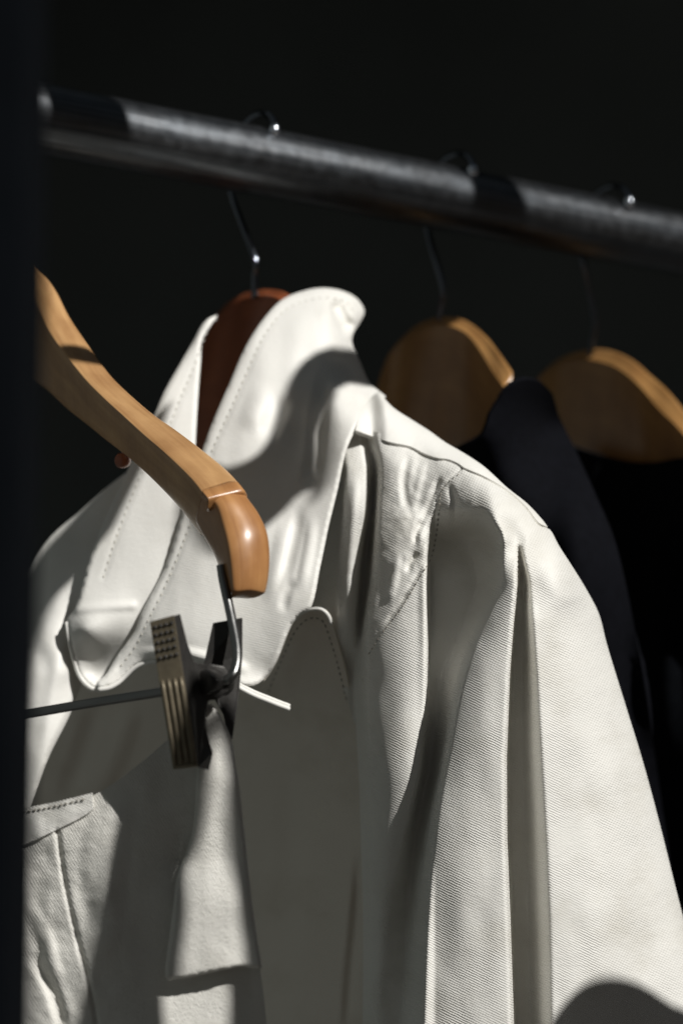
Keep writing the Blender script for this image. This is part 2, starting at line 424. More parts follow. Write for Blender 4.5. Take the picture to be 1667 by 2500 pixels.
# ---------------------------------------------------------------- solids
def tube(name, pts, r, mat, parent, seg=14, ball=None, step=None):
    """pts: world points, r radius or list"""
    pts = [Vector(p) for p in pts]; n = len(pts); rs = r if isinstance(r, (list, tuple)) else [r]*n
    vs = []; fs = []; prev = None
    for i, p in enumerate(pts):
        t = (pts[min(i+1, n-1)]-pts[max(i-1, 0)]).normalized()
        if prev is None: a = t.orthogonal().normalized()
        else: a = (prev - t*prev.dot(t)).normalized()
        prev = a; b = t.cross(a)
        for q in range(seg):
            an = 2*math.pi*q/seg; vs.append(p+(a*math.cos(an)+b*math.sin(an))*rs[i])
    for i in range(n-1):
        for q in range(seg): fs.append((i*seg+q, i*seg+(q+1) % seg, (i+1)*seg+(q+1) % seg, (i+1)*seg+q))
    fs.append(tuple(range(seg-1, -1, -1))); fs.append(tuple((n-1)*seg+q for q in range(seg)))
    me = bpy.data.meshes.new(name); me.from_pydata([tuple(v) for v in vs], [], fs)
    if ball:
        bm = bmesh.new(); bm.from_mesh(me)
        bmesh.ops.create_uvsphere(bm, u_segments=16, v_segments=10, radius=ball, matrix=Matrix.Translation(pts[-1]))
        bm.to_mesh(me); bm.free()
    me.update()
    return link(name, me, mat, parent)

def c3(pts, k=8):
    """Catmull-Rom through 3D points, k samples per span"""
    pts = [np.array(p, float) for p in pts]; out = []
    for i in range(len(pts)-1):
        p1, p2 = pts[i], pts[i+1]; p0 = pts[i-1] if i else 2*p1-p2; p3 = pts[i+2] if i+2 < len(pts) else 2*p2-p1
        for j in range(k):
            t = j/k
            out.append(0.5*((2*p1)+(-p0+p2)*t+(2*p0-5*p1+4*p2-p3)*t*t+(-p0+3*p1-3*p2+p3)*t**3))
    out.append(pts[-1]); return out

def loft(name, U, R, L, D, mat, parent, du=0.012, dl=0.010, dk=0.016, k=8, soft=0.16, caps=True, bulge=0.0):
    """wooden bar: U top-back edge, R front edge, L lower edge (pixels), D depth of the front edge in m"""
    n = len(R); A = [np.array([*U[i], *R[i], *L[i], D[i]], float) for i in range(n)]
    S = c3(A, k); vs = []; m = 0; us = []
    acc = 0; last = None
    for s in S:
        ux, uy, rx, ry, lx, ly, d = s
        pu = np.array(P(ux, uy, d+du)); pr = np.array(P(rx, ry, d)); pl = np.array(P(lx, ly, d+dl))
        pk = (pu+pl)/2 + np.array(CM3 @ Vector((0, 0, -dk)))
        tm = (pu+pr)/2 + np.array(CM3 @ Vector((0.3, 0.5, 1)).normalized())*bulge
        sm = (pr+pl)/2 + np.array(CM3 @ Vector((-0.5, -0.3, 1)).normalized())*bulge*0.5
        def mix(a, b, t): return a*(1-t)+b*t
        ctrl = [mix(pu, tm, soft*0.6), tm, mix(pr, tm, soft), mix(pr, sm, soft), sm, mix(pl, sm, soft*0.6), mix(pl, pk, 0.3), pk, mix(pu, pk, 0.3)]
        ring = []
        nc = len(ctrl)
        for i in range(nc):
            p0, p1, p2, p3 = ctrl[i-1], ctrl[i], ctrl[(i+1) % nc], ctrl[(i+2) % nc]
            for j in range(4):
                t = j/4; ring.append(0.5*((2*p1)+(-p0+p2)*t+(2*p0-5*p1+4*p2-p3)*t*t+(-p0+3*p1-3*p2+p3)*t**3))
        m = len(ring)
        if last is not None: acc += float(np.linalg.norm(pr-last))
        last = pr; us.append(acc); vs += ring
    rows = len(S)
    if caps:   # rounded end rings
        for end, sgn in ((0, 0), (rows-1, 1)):
            pass
    fs = []
    for i in range(rows-1):
        for q in range(m): fs.append((i*m+q, (i+1)*m+q, (i+1)*m+(q+1) % m, i*m+(q+1) % m))
    # rounded caps
    def cap(i, dirv):
        ring = np.array(vs[i*m:(i+1)*m]); c = ring.mean(0); base = i*m; prev = list(range(base, base+m))
        for sc, off in ((0.93, 0.0016), (0.78, 0.0030), (0.5, 0.0038)):
            st = len(vs)
            for q in range(m): vs.append(c+(ring[q]-c)*sc+dirv*off); us_extra.append(us[i])
            cur = list(range(st, st+m))
            for q in range(m):
                f = (prev[q], cur[q], cur[(q+1) % m], prev[(q+1) % m])
                fs.append(f if i else f[::-1])
            prev = cur
        fs.append(tuple(prev) if i == 0 else tuple(prev[::-1]))
    us_extra = []
    d0 = np.array(vs[0])-np.array(vs[m]); d0 /= np.linalg.norm(d0)
    d1 = np.array(vs[(rows-1)*m])-np.array(vs[(rows-2)*m]); d1 /= np.linalg.norm(d1)
    cap(0, d0); cap(rows-1, d1)
    me = bpy.data.meshes.new(name); me.from_pydata([tuple(v) for v in vs], [], fs)
    bm = bmesh.new(); bm.from_mesh(me); bmesh.ops.recalc_face_normals(bm, faces=bm.faces); bm.to_mesh(me); bm.free()
    uvl = me.uv_layers.new(name='UVMap'); nu = len(us)
    vu = [us[i//m] if i < rows*m else us_extra[i-rows*m] for i in range(len(vs))]
    vv = [abs(((i % m)/m)-0.5)*0.08 for i in range(len(vs))]
    for lp in me.loops: uvl.data[lp.index].uv = (vu[lp.vertex_index], vv[lp.vertex_index])
    me.update()
    return link(name, me, mat, parent)

def prism(name, poly, d0, th, mat, parent, bevel=0.0004, dfn=None, smooth=False):
    """flat plate: polygon in pixels at depth d0 (or per-point), th metres thick (away from the viewer)"""
    bm = bmesh.new(); fr = []; bk = []
    off = CM3 @ Vector((0, 0, -th))
    for i, p in enumerate(poly):
        d = p[2] if len(p) > 2 else d0
        w = P(p[0], p[1], d); fr.append(bm.verts.new(w)); bk.append(bm.verts.new(w+off))
    n = len(poly)
    bm.faces.new(fr); bm.faces.new(bk[::-1])
    for i in range(n): bm.faces.new((fr[i], bk[i], bk[(i+1) % n], fr[(i+1) % n]))
    bmesh.ops.recalc_face_normals(bm, faces=bm.faces)
    if bevel: bmesh.ops.bevel(bm, geom=list(bm.edges), offset=bevel, segments=2, affect='EDGES', profile=0.6)
    me = bpy.data.meshes.new(name); bm.to_mesh(me); bm.free()
    return link(name, me, mat, parent, smooth)

# ================================================================= SETTING
def box(name, lo, hi, mat, cam=True):
    """axis-aligned in camera directions"""
    bm = bmesh.new(); M = CM
    c = [M @ Vector((x, y, z)) for x in (lo[0], hi[0]) for y in (lo[1], hi[1]) for z in (lo[2], hi[2])]
    v = [bm.verts.new(p) for p in c]
    for f in ((0, 1, 3, 2), (4, 6, 7, 5), (0, 4, 5, 1), (2, 3, 7, 6), (0, 2, 6, 4), (1, 5, 7, 3)): bm.faces.new([v[i] for i in f])
    bmesh.ops.recalc_face_normals(bm, faces=bm.faces)
    me = bpy.data.meshes.new(name); bm.to_mesh(me); bm.free()
    return link(name, me, mat, None, False)
tag(box('back_wall', (-3, -2, -3.0), (3, 0.9, -2.9), M_wall), kind='structure')
M_floor = plain('dark_floor', (0.03, 0.028, 0.026), 0.9, 3.0, 0.4)
tag(box('floor', (-3, -1.42, -3.0), (3, -1.40, 1.0), M_floor), kind='structure')
tag(box('side_wall', (-1.0, -2, -3.0), (-0.9, 1.6, 0.6), M_wall), kind='structure')
tag(box('ceiling', (-3, 0.62, -2.88), (3, 0.66, -1.72), M_wall), kind='structure')

# black post close to the lens, left edge
post = box('door_post', (-0.30, -0.6, -0.74), (-0.25, 0.6, -0.70), M_post)
bpy.data.objects.remove(post)
def post_obj():
    poly = [(-400, -500), (76, -500), (62, 600), (42, 1500), (24, 2600), (20, 3100), (-400, 3100)]
    o = prism('door_post', [(x, y, 0.72) for x, y in poly], 0.72, 0.05, M_post, None, bevel=0.002)
    tag(o, 'blurred black upright post along the left edge of the view', 'post')
post_obj()

# ================================================================= RAIL
def rail_d(x): return 1.390 + (x-110)*0.0001413
def rail_c(x):
    y = 292 + (x-110)*(597-292)/(1667-110)
    return P(x, y, rail_d(x))
RA = rail_c(108); RB = rail_c(1667); RDIR = (RB-RA).normalized(); RR = 0.0185
UPW = Vector((0, 0, 1)); NPERP = RDIR.cross(UPW).normalized()      # towards viewer and right
RUP = NPERP.cross(RDIR).normalized()
if RUP.z < 0: RUP = -RUP
rail = empty('clothes_rail', RA, 'dark scuffed steel clothes rail running across the top of the view', 'clothes rail')
end = RB + RDIR*0.25
nseg = 40
RS = RA - RDIR*0.12
tube('pipe', [RS + (end-RS)*i/nseg for i in range(nseg+1)], RR, M_rail, rail, seg=64)

def hook(parent, xc, apex, dap, rr=0.0019):
    """wire hook over the rail at pixel xc, stem down to the hanger apex"""
    C = rail_c(xc); rad = RR+rr+0.0012
    A = P(apex[0], apex[1], dap)
    pts = []
    stem_top = A + (C-A)*0.42
    pts += [A - (C-A)*0.05, A + (C-A)*0.12, A + (C-A)*0.26]
    for a in (215, 185, 155, 128, 106, 86, 66, 48):
        an = math.radians(a)
        rr2 = rad*(1.30 if a > 200 else 1.22 if a > 170 else 1.20)
        pts.append(C + NPERP*math.cos(an)*rr2 + RUP*math.sin(an)*rr2)
    last = pts[-1]; pts.append(last + NPERP*0.0035 - RUP*0.0055); pts.append(last + NPERP*0.003 - RUP*0.009)
    pts = [Vector(p) for p in c3([tuple(p) for p in pts], 7)]
    hk = tube('hook', pts, rr, M_chrome, parent)
    e_ = pts[-1]; ax = (pts[-1]-pts[-3]).normalized(); q = rr*1.75
    tube('hook_tip', [e_-ax*q*1.2, e_-ax*q*0.8, e_-ax*q*0.2, e_+ax*q*0.3, e_+ax*q*0.75, e_+ax*q*0.98, e_+ax*q*1.05], [q*.62, q*.85, q, q*.95, q*.66, q*.3, q*.05], M_tipchrome, hk, seg=20)
    return hk

# ================================================================= HANGERS ON THE RAIL
h1 = empty('wooden_hanger', P(620, 724, 1.445), 'red brown wooden hanger inside the collar of the white jacket', 'hanger', 'wooden hangers hooked on the rail')
loft('hanger_body',
     [(500, 830), (520, 785), (538, 760), (558, 741), (590, 722), (625, 712), (662, 710), (700, 718), (745, 750), (790, 800), (840, 880)],
     [(490, 850), (512, 800), (529, 777), (550, 755), (583, 735), (620, 726), (654, 724), (690, 735), (730, 767), (770, 812), (815, 890)],
     [(430, 1120), (440, 1140), (450, 1150), (470, 1160), (500, 1165), (540, 1170), (600, 1175), (660, 1175), (700, 1175), (740, 1175), (790, 1175)],
     [1.535, 1.525, 1.515, 1.505, 1.49, 1.47, 1.455, 1.44, 1.43, 1.425, 1.42], M_redwood, h1, du=0.006, dl=0.002, dk=0.004, soft=0.10)
hook(h1, 622, (622, 712), 1.462)
h2 = empty('wooden_hanger', P(1070, 790, 1.56), 'honey coloured hanger right of the white collar, middle one under the rail', 'hanger', 'wooden hangers hooked on the rail')
loft('hanger_body',
     [(925, 930), (941, 885), (956, 855), (993, 815), (1029, 789), (1069, 776), (1112, 776), (1150, 791), (1187, 821), (1218, 860), (1250, 905)],
     [(920, 945), (936, 895), (950, 867), (985, 829), (1020, 805), (1058, 794), (1105, 797), (1142, 818), (1173, 857), (1204, 909), (1228, 943)],
     [(900, 1040), (915, 1050), (930, 1060), (955, 1075), (985, 1085), (1030, 1090), (1085, 1095), (1125, 1100), (1160, 1105), (1190, 1110), (1212, 1118)],
     [1.605, 1.595, 1.585, 1.573, 1.558, 1.543, 1.528, 1.515, 1.50, 1.483, 1.468], M_wood, h2, du=0.006, dl=0.002, dk=0.004, soft=0.10)
hook(h2, 1102, (1074, 778), 1.545)
h3 = empty('wooden_hanger', P(1440, 870, 1.61), 'honey coloured hanger with one reddened shoulder at the right edge', 'hanger', 'wooden hangers hooked on the rail')
loft('hanger_body',
     [(1285, 960), (1303, 936), (1330, 905), (1365, 878), (1410, 860), (1455, 853), (1500, 859), (1545, 880), (1590, 918), (1632, 956), (1675, 1008), (1740, 1090)],
     [(1280, 975), (1300, 945), (1325, 915), (1360, 890), (1405, 877), (1450, 879), (1495, 892), (1535, 918), (1570, 953), (1610, 1000), (1652, 1042), (1715, 1120)],
     [(1280, 1130), (1290, 1135), (1310, 1140), (1340, 1150), (1380, 1160), (1430, 1170), (1480, 1175), (1530, 1180), (1580, 1185), (1620, 1190), (1660, 1200), (1720, 1220)],
     [1.68, 1.67, 1.66, 1.645, 1.63, 1.615, 1.60, 1.585, 1.57, 1.55, 1.53, 1.50], M_wood, h3, du=0.006, dl=0.002, dk=0.004, soft=0.10)
hook(h3, 1482, (1442, 858), 1.62)

# ================================================================= DARK CLOTHES BEHIND
dg = sheet('dark_jacket', [(1178, 1060), (1195, 1010), (1225, 965), (1250, 938), (1285, 926), (1325, 936), (1348, 960), (1362, 1010), (1400, 1090), (1450, 1200), (1500, 1320), (1560, 1600), (1620, 2000), (1660, 2300), (1700, 2560), (1000, 2560), (1000, 1200), (1100, 1100)],
     lambda x, y: tps([(1178, 1060, 1425), (1210, 1000, 1425), (1245, 955, 1430), (1290, 930, 1440), (1345, 1040, 1490), (1250, 1200, 1435), (1450, 1300, 1430), (1600, 2000, 1450), (1700, 2560, 1450), (1000, 2560, 1500), (1000, 1200, 1560), (1300, 2000, 1430)])(x, y) + vnoise(x, y, 70, 400, 3)*0.03,
     M_navy, None, step=18, thick=3)
tag(dg, 'dark navy jacket on the middle hanger, behind the white sleeve', 'jacket', 'dark clothes behind the white jacket')
dg2 = sheet('dark_jacket', [(1360, 1075), (1400, 1092), (1460, 1110), (1530, 1128), (1600, 1128), (1680, 1120), (1760, 1180), (1820, 1300), (1850, 2560), (1380, 2560), (1340, 1500), (1340, 1200)],
     lambda x, y: tps([(1360, 1075, 1610), (1480, 1120, 1580), (1600, 1140, 1535), (1700, 1130, 1500), (1800, 1300, 1490), (1850, 2560, 1500), (1380, 2560, 1600), (1340, 1500, 1600), (1650, 1800, 1510)])(x, y) + vnoise(x, y, 60, 400, 4)*0.012,
     M_black, None, step=18, thick=3)
tag(dg2, 'black garment on the rightmost hanger, at the right edge', 'garment', 'dark clothes behind the white jacket')

# ================================================================= WHITE JACKET
jk = empty('white_jacket', P(622, 724, 1.46), 'cream white leather jacket with raised stitched collar on the red brown hanger', 'jacket')

SH = [(870, 905), (900, 935), (936, 970), (961, 996), (1007, 1026), (1048, 1052), (1084, 1078), (1135, 1108), (1181, 1139), (1237, 1190), (1288, 1231), (1329, 1276), (1364, 1333), (1400, 1389), (1431, 1440), (1461, 1499), (1481, 1575), (1528, 1728), (1569, 1862), (1610, 2014), (1645, 2155), (1667, 2242), (1700, 2380), (1735, 2540)]
JT = table({
 900:  [(700, 1350), (780, 1345), (860, 1335), (890, 1335), (950, 1325), (1010, 1318), (1060, 1310), (1110, 1302), (1150, 1292), (1190, 1284), (1225, 1282), (1265, 1280), (1400, 1277), (1560, 1290)],
 1060: [(700, 1348), (790, 1345), (858, 1332), (890, 1332), (950, 1318), (1010, 1310), (1055, 1303), (1105, 1296), (1145, 1287), (1185, 1280), (1222, 1276), (1262, 1274), (1400, 1273), (1560, 1290)],
 1150: [(700, 1350), (800, 1345), (868, 1318), (908, 1328), (960, 1307), (1035, 1298), (1080, 1288), (1120, 1279), (1160, 1270), (1200, 1264), (1235, 1262), (1270, 1262), (1360, 1262), (1500, 1282)],
 1240: [(700, 1354), (795, 1350), (865, 1310), (905, 1326), (955, 1302), (1035, 1291), (1070, 1287), (1112, 1278), (1160, 1264), (1205, 1251), (1240, 1249), (1275, 1251), (1350, 1256), (1480, 1282)],
 1320: [(700, 1354), (785, 1350), (857, 1308), (897, 1324), (950, 1296), (1038, 1284), (1058, 1300), (1120, 1303), (1190, 1290), (1232, 1250), (1258, 1254), (1290, 1250), (1350, 1252), (1462, 1282)],
 1420: [(700, 1354), (770, 1350), (850, 1306), (885, 1320), (945, 1290), (1036, 1275), (1050, 1294), (1160, 1294), (1206, 1280), (1226, 1246), (1262, 1240), (1288, 1250), (1350, 1246), (1450, 1282)],
 1520: [(700, 1354), (765, 1350), (845, 1312), (875, 1320), (930, 1286), (1037, 1270), (1050, 1288), (1125, 1290), (1158, 1278), (1184, 1245), (1251, 1236), (1292, 1241), (1360, 1250), (1470, 1284)],
 1650: [(700, 1354), (790, 1350), (850, 1332), (868, 1322), (905, 1286), (1037, 1265), (1048, 1280), (1076, 1284), (1106, 1275), (1138, 1242), (1238, 1233), (1302, 1239), (1380, 1248), (1505, 1284)],
 1850: [(700, 1354), (840, 1350), (864, 1338), (874, 1322), (906, 1281), (1026, 1262), (1036, 1274), (1050, 1280), (1068, 1272), (1096, 1239), (1230, 1230), (1314, 1237), (1400, 1246), (1565, 1286)],
 2050: [(700, 1354), (845, 1350), (870, 1338), (882, 1322), (914, 1280), (985, 1268), (996, 1274), (1012, 1282), (1034, 1272), (1064, 1237), (1229, 1228), (1324, 1235), (1420, 1244), (1618, 1288)],
 2250: [(700, 1354), (850, 1350), (876, 1338), (888, 1322), (912, 1290), (945, 1282), (966, 1284), (993, 1286), (1018, 1272), (1048, 1235), (1236, 1226), (1332, 1233), (1440, 1242), (1668, 1290)],
 2560: [(700, 1354), (850, 1350), (880, 1338), (892, 1325), (910, 1296), (930, 1290), (955, 1288), (972, 1286), (1000, 1272), (1036, 1233), (1246, 1224), (1340, 1233), (1450, 1242), (1740, 1290)],
}, True)
VAL = [[(1262, 1350), (1275, 1420), (1272, 1520), (1268, 1650), (1268, 1850), (1276, 2050), (1288, 2250), (1294, 2560)]]
SHL = np.array(SH, float)
F_extra = [
    fold([(1000, 1100), (985, 1180), (1000, 1260)], -1.80, 16, 13),
    fold([(1040, 1110), (1022, 1180), (1010, 1240)], 1.08, 14, 12),
    fold([(1080, 1150), (1062, 1200), (1040, 1250), (1028, 1320)], -2.52, 12, 11),
    fold([(1048, 1240), (1034, 1290), (1020, 1340)], 1.44, 13, 8),
    fold([(1020, 1345), (1000, 1375), (992, 1400)], -2.52, 11, 12),
    fold([(1030, 1270), (1015, 1300), (1012, 1330)], -2.16, 9, 11),
    fold([(1090, 1170), (1110, 1230), (1105, 1290)], -1.80, 16, 13),
    fold([(975, 1340), (960, 1420), (945, 1480)], 1.44, 17, 16),
    fold([(1000, 1440), (970, 1480), (940, 1530)], -1.50, 11, 11),
    fold([(900, 1125), (905, 1190), (893, 1280), (880, 1380), (868, 1480)], -3.60, 12, 16),
    fold([(870, 1130), (862, 1250), (852, 1400), (846, 1560)], 2.40, 18, 20),
    fold([(1180, 1265), (1215, 1300), (1240, 1345)], 2.40, 30, 26, 0.35),
    fold([(1420, 1700), (1490, 1950), (1560, 2300)], 2.50, 60, 60, 0.4),
    fold([(1370, 1850), (1400, 2150), (1410, 2450)], -1.0, 60, 60, 0.4),
    fold([(1160, 1900), (1140, 2150), (1130, 2450)], 0.6, 60, 60, 0.4),
]
def jd(x, y):
    d = JT(x, y)
    d = d + 0.005*np.clip((1060-x)/40, 0, 1)*np.clip((y-1250)/150, 0, 1)*np.clip((1800-y)/300, -1.6, 1)
    dist, s, t = polydist(x, y, SHL)
    w = np.interp(t, [0, 0.3, 0.5, 1.0], [110, 130, 100, 70]); a = np.interp(t, [0, 0.3, 0.5, 1.0], [0.050, 0.045, 0.030, 0.022])
    q = np.clip(1-dist/w, 0, 1); q = np.where(s > 0, q, 1.0)
    d = d + a*(1-np.sqrt(np.maximum(1-q*q, 0)))*0.8
    for f in F_extra: d = d + f(x, y)
    # the deep valley between the front fold and the wide sleeve
    xl = np.interp(y, [1340, 1420, 1520, 1650, 1850, 2050, 2250, 2560], [1262, 1259, 1249, 1238, 1228, 1228, 1236, 1246])
    xr = np.interp(y, [1340, 1420, 1520, 1650, 1850, 2050, 2250, 2560], [1276, 1294, 1304, 1314, 1326, 1338, 1346, 1352])
    dp = np.interp(y, [1330, 1400, 1520, 1850, 2560], [0, 0.022, 0.034, 0.040, 0.042])
    u = np.clip((x-xl)/(xr-xl), 0, 1); ua = np.clip(u/0.16, 0, 1); ub = np.clip((1-u)/0.56, 0, 1)
    d = d + dp*(ua*ua*(3-2*ua))*(ub*ub*(3-2*ub))
    # crumpled leather around the shoulder seam, calm sleeve
    amp = np.exp(-((x-1030)/130)**2-((y-1260)/170)**2)
    xr_ = x*0.8+y*0.6; yr_ = -x*0.6+y*0.8
    d = d + amp*(0.0020*vnoise(x, y, 40, 60, 11)+0.0016*np.abs(vnoise(xr_, yr_, 15, 34, 12))+0.0009*np.abs(vnoise(yr_, xr_, 9, 22, 15)))
    d = d + 0.0030*vnoise(x, y, 120, 260, 13) + 0.0010*vnoise(x, y, 45, 90, 14)
    return d
SEAM = [(1132, 1144), (1108, 1160), (1085, 1185), (1068, 1215), (1062, 1255), (1058, 1297), (1048, 1350), (1013, 1412), (972, 1482), (925, 1540), (890, 1599), (876, 1640), (868, 1740)]
YOKE = [(867, 1050), (905, 1064), (956, 1080), (1002, 1090), (1038, 1108), (1070, 1118), (1094, 1121), (1120, 1132), (1132, 1144)]
SLV_TOP = [(1132, 1144), (1180, 1168), (1235, 1200), (1280, 1240), (1315, 1283), (1345, 1325)]
g_seam = groove(SEAM, 1.0, 7); g_top = groove([(1132, 1144), (1180, 1166), (1235, 1200), (1285, 1244), (1330, 1300)], 1.0, 6)
def jd_s(x, y): return jd(x, y) + g_seam(x, y) + g_top(x, y)
# chest panel (the lower edge of the shoulder piece lies over it)
chest = sheet('chest_panel', [(700, 1120), (760, 1060), (860, 1030), (905, 1050), (956, 1066), (1002, 1078), (1040, 1096), (1094, 1112), (1134, 1140)] + SEAM[1:] + [(866, 1770), (845, 1700), (815, 1620), (780, 1560), (730, 1520), (700, 1400)],
      lambda x, y: jd_s(x, y) + 0.0002, M_leather, jk, step=5.5)
sleeve = sheet('sleeve', SEAM[::-1][1:] + SLV_TOP[1:5] + [(1340, 1292)] + SH[12:] + [(884, 2560), (886, 2400), (886, 2220), (882, 2100), (876, 1900), (868, 1740)],
      jd_s, M_leather, jk, step=6, closed_back=(90, 0.07))
def yokd(x, y):
    k = np.clip((945-x)/60, 0, 1); k = k*k*(3-2*k)
    return (jd(x, y)-0.0022)*(1-k) + (cbd(x, y)-0.0006)*k + g_top(x, y)
yoke_args = ('shoulder_yoke', [(867, 1050), (880, 1010), (900, 975), (925, 955)] + SH[2:12] + [(1336, 1287), (1315, 1276), (1285, 1238), (1235, 1194), (1180, 1162), (1132, 1141)] + YOKE[::-1][1:-1],
      yokd, M_collar, jk)
stitches([(1120, 1158), (1100, 1172), (1078, 1200), (1070, 1255), (1066, 1297), (1052, 1360), (1020, 1416), (978, 1486), (932, 1546), (897, 1602)], jd_s, chest, gap=13, ln=7, w=0.35)

# front panel seen from its shaded side (faces left)
fpf = tps([(868, 1745, 1338), (880, 2100, 1338), (845, 2500, 1340), (838, 1620, 1332), (820, 1555, 1330), (790, 1490, 1328), (740, 1500, 1334), (700, 1700, 1370), (700, 2200, 1382), (560, 1750, 1420), (560, 2300, 1435), (400, 1700, 1455), (400, 2200, 1475), (200, 1700, 1490), (200, 2500, 1510), (100, 2000, 1510), (650, 1660, 1372), (860, 1300, 1350), (300, 1500, 1470)])
def fp(x, y):
    d = fpf(x, y) + (y-1700)*0.00006 + 0.004*vnoise(x, y, 90, 400, 21)
    for f in FPF: d = d + f(x, y)
    return d
FPF = [fold([(330, 1700), (280, 1850), (200, 2000)], 4, 50, 40), fold([(250, 1700), (200, 1850), (150, 1980)], -4, 40, 30), fold([(740, 1540), (700, 1620), (690, 1700)], 3, 40, 40), fold([(878, 2040), (872, 2150), (864, 2260), (852, 2380), (838, 2600)], -5, 14, 22, .3), fold([(560, 1760), (590, 2000), (600, 2400)], 2.5, 60, 60, .3), fold([(700, 1800), (710, 2100), (690, 2400)], -2, 50, 50, .3)]
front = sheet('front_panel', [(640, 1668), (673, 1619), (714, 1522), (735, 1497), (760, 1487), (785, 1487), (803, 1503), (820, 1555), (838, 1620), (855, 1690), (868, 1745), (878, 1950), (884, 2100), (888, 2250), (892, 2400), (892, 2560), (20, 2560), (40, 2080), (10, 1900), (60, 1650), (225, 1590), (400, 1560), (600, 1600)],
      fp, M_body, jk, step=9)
tube('edge_tube', [P(x, y, float(fp(np.array([x*1.0]), np.array([y*1.0]))[0])+0.0004) for x, y in [tuple(q) for q in catmull([(722, 1512), (738, 1496), (760, 1488), (784, 1488), (800, 1501), (809, 1524)], 5)]], 0.0009, M_collar, front, seg=12)  # added pale bead standing in for the lit line along the lapel tip
stitches([(655, 1690), (690, 1605), (725, 1535), (755, 1510), (785, 1514), (805, 1560), (826, 1630), (846, 1710)], fp, front, M_thread, gap=15, ln=8, w=0.3)
# hidden depth behind the front opening
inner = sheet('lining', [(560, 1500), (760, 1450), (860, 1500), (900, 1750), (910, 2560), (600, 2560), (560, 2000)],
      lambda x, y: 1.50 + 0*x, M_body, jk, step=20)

# far half of the jacket, left
fl = tps([(293, 1165, 1400), (189, 1254, 1400), (63, 1398, 1395), (200, 1400, 1370), (130, 1480, 1370), (100, 1600, 1366), (140, 1550, 1364), (166, 1600, 1368), (198, 1645, 1386), (240, 1600, 1395), (205, 1690, 1382), (60, 2000, 1374), (300, 1500, 1370), (150, 1600, 1362), (165, 1640, 1366), (130, 1850, 1368), (20, 1500, 1385), (10, 2100, 1380), (380, 1200, 1395)])
def fld(x, y): return fl(x, y) - (y-1200)*0.00006 + 0.003*vnoise(x, y, 60, 200, 31) + fold([(160, 1420), (110, 1560), (80, 1700)], 2, 40, 40)(x, y) + fold([(110, 1560), (100, 1700), (75, 1850)], -2, 30, 30)(x, y)
far = sheet('sleeve', [(330, 1140), (293, 1165), (240, 1208), (189, 1254), (140, 1295), (103, 1335), (75, 1375), (55, 1420), (20, 1520), (0, 1700), (-10, 2150), (20, 2100), (77, 1961), (122, 1844), (168, 1752), (201, 1670), (240, 1600), (380, 1500), (380, 1200)],
      fld, M_collar, jk, step=8, curl=(12, 5))

# far side of the raised collar
ca = tps([(531, 769, 1402), (515, 775, 1400), (495, 830, 1394), (471, 835, 1396), (402, 956, 1382), (460, 960, 1380), (476, 1088, 1364), (382, 1002, 1378), (321, 1128, 1372), (400, 1150, 1362), (287, 1203, 1368), (253, 1277, 1364), (330, 1300, 1356), (218, 1369, 1362), (184, 1484, 1359), (260, 1450, 1355), (330, 1450, 1354), (163, 1520, 1362), (220, 1500, 1354), (300, 1500, 1354), (210, 1535, 1353), (280, 1535, 1356), (220, 1580, 1362), (190, 1640, 1370), (228, 1645, 1374), (300, 1600, 1368), (226, 1672, 1371), (445, 1254, 1351), (402, 1386, 1352)])
g_a = groove([(505, 812), (470, 905), (440, 975), (405, 1060), (350, 1150), (310, 1245), (275, 1340), (250, 1420)], 0.5, 9)
def cad(x, y): return ca(x, y) + g_a(x, y) - (y-1100)*0.00006 + 0.0018*vnoise(x, y, 60, 110, 41) + fold([(175, 1490), (250, 1482), (340, 1478)], 1.2, 16, 16, .1)(x, y)
colA = sheet('collar', [(531, 769), (512, 776), (494, 793), (471, 835), (402, 956), (382, 1002), (321, 1128), (287, 1203), (253, 1277), (218, 1369), (184, 1484), (163, 1517), (168, 1553), (180, 1605), (191, 1642), (206, 1664), (226, 1680), (262, 1684), (330, 1640), (420, 1560), (470, 1400), (478, 1254), (478, 1088), (482, 1002), (490, 887), (495, 830), (515, 795)],
      cad, M_collar, jk, step=6, thick=3.0, curl=(10, 3))
tube('edge_tube', [P(x, y, float(cad(np.array([x*1.0]), np.array([y*1.0]))[0])+0.0015) for x, y in [tuple(q) for q in catmull([(164, 1520), (170, 1560), (182, 1612), (193, 1646), (208, 1668), (228, 1682), (255, 1683)], 6)]], 0.0012, M_collar, colA, seg=12)
stitches([(505, 812), (470, 905), (440, 975), (405, 1060), (350, 1150), (310, 1245), (275, 1340), (250, 1420)], cad, colA, M_thread_pale, gap=18, ln=7, w=0.38)

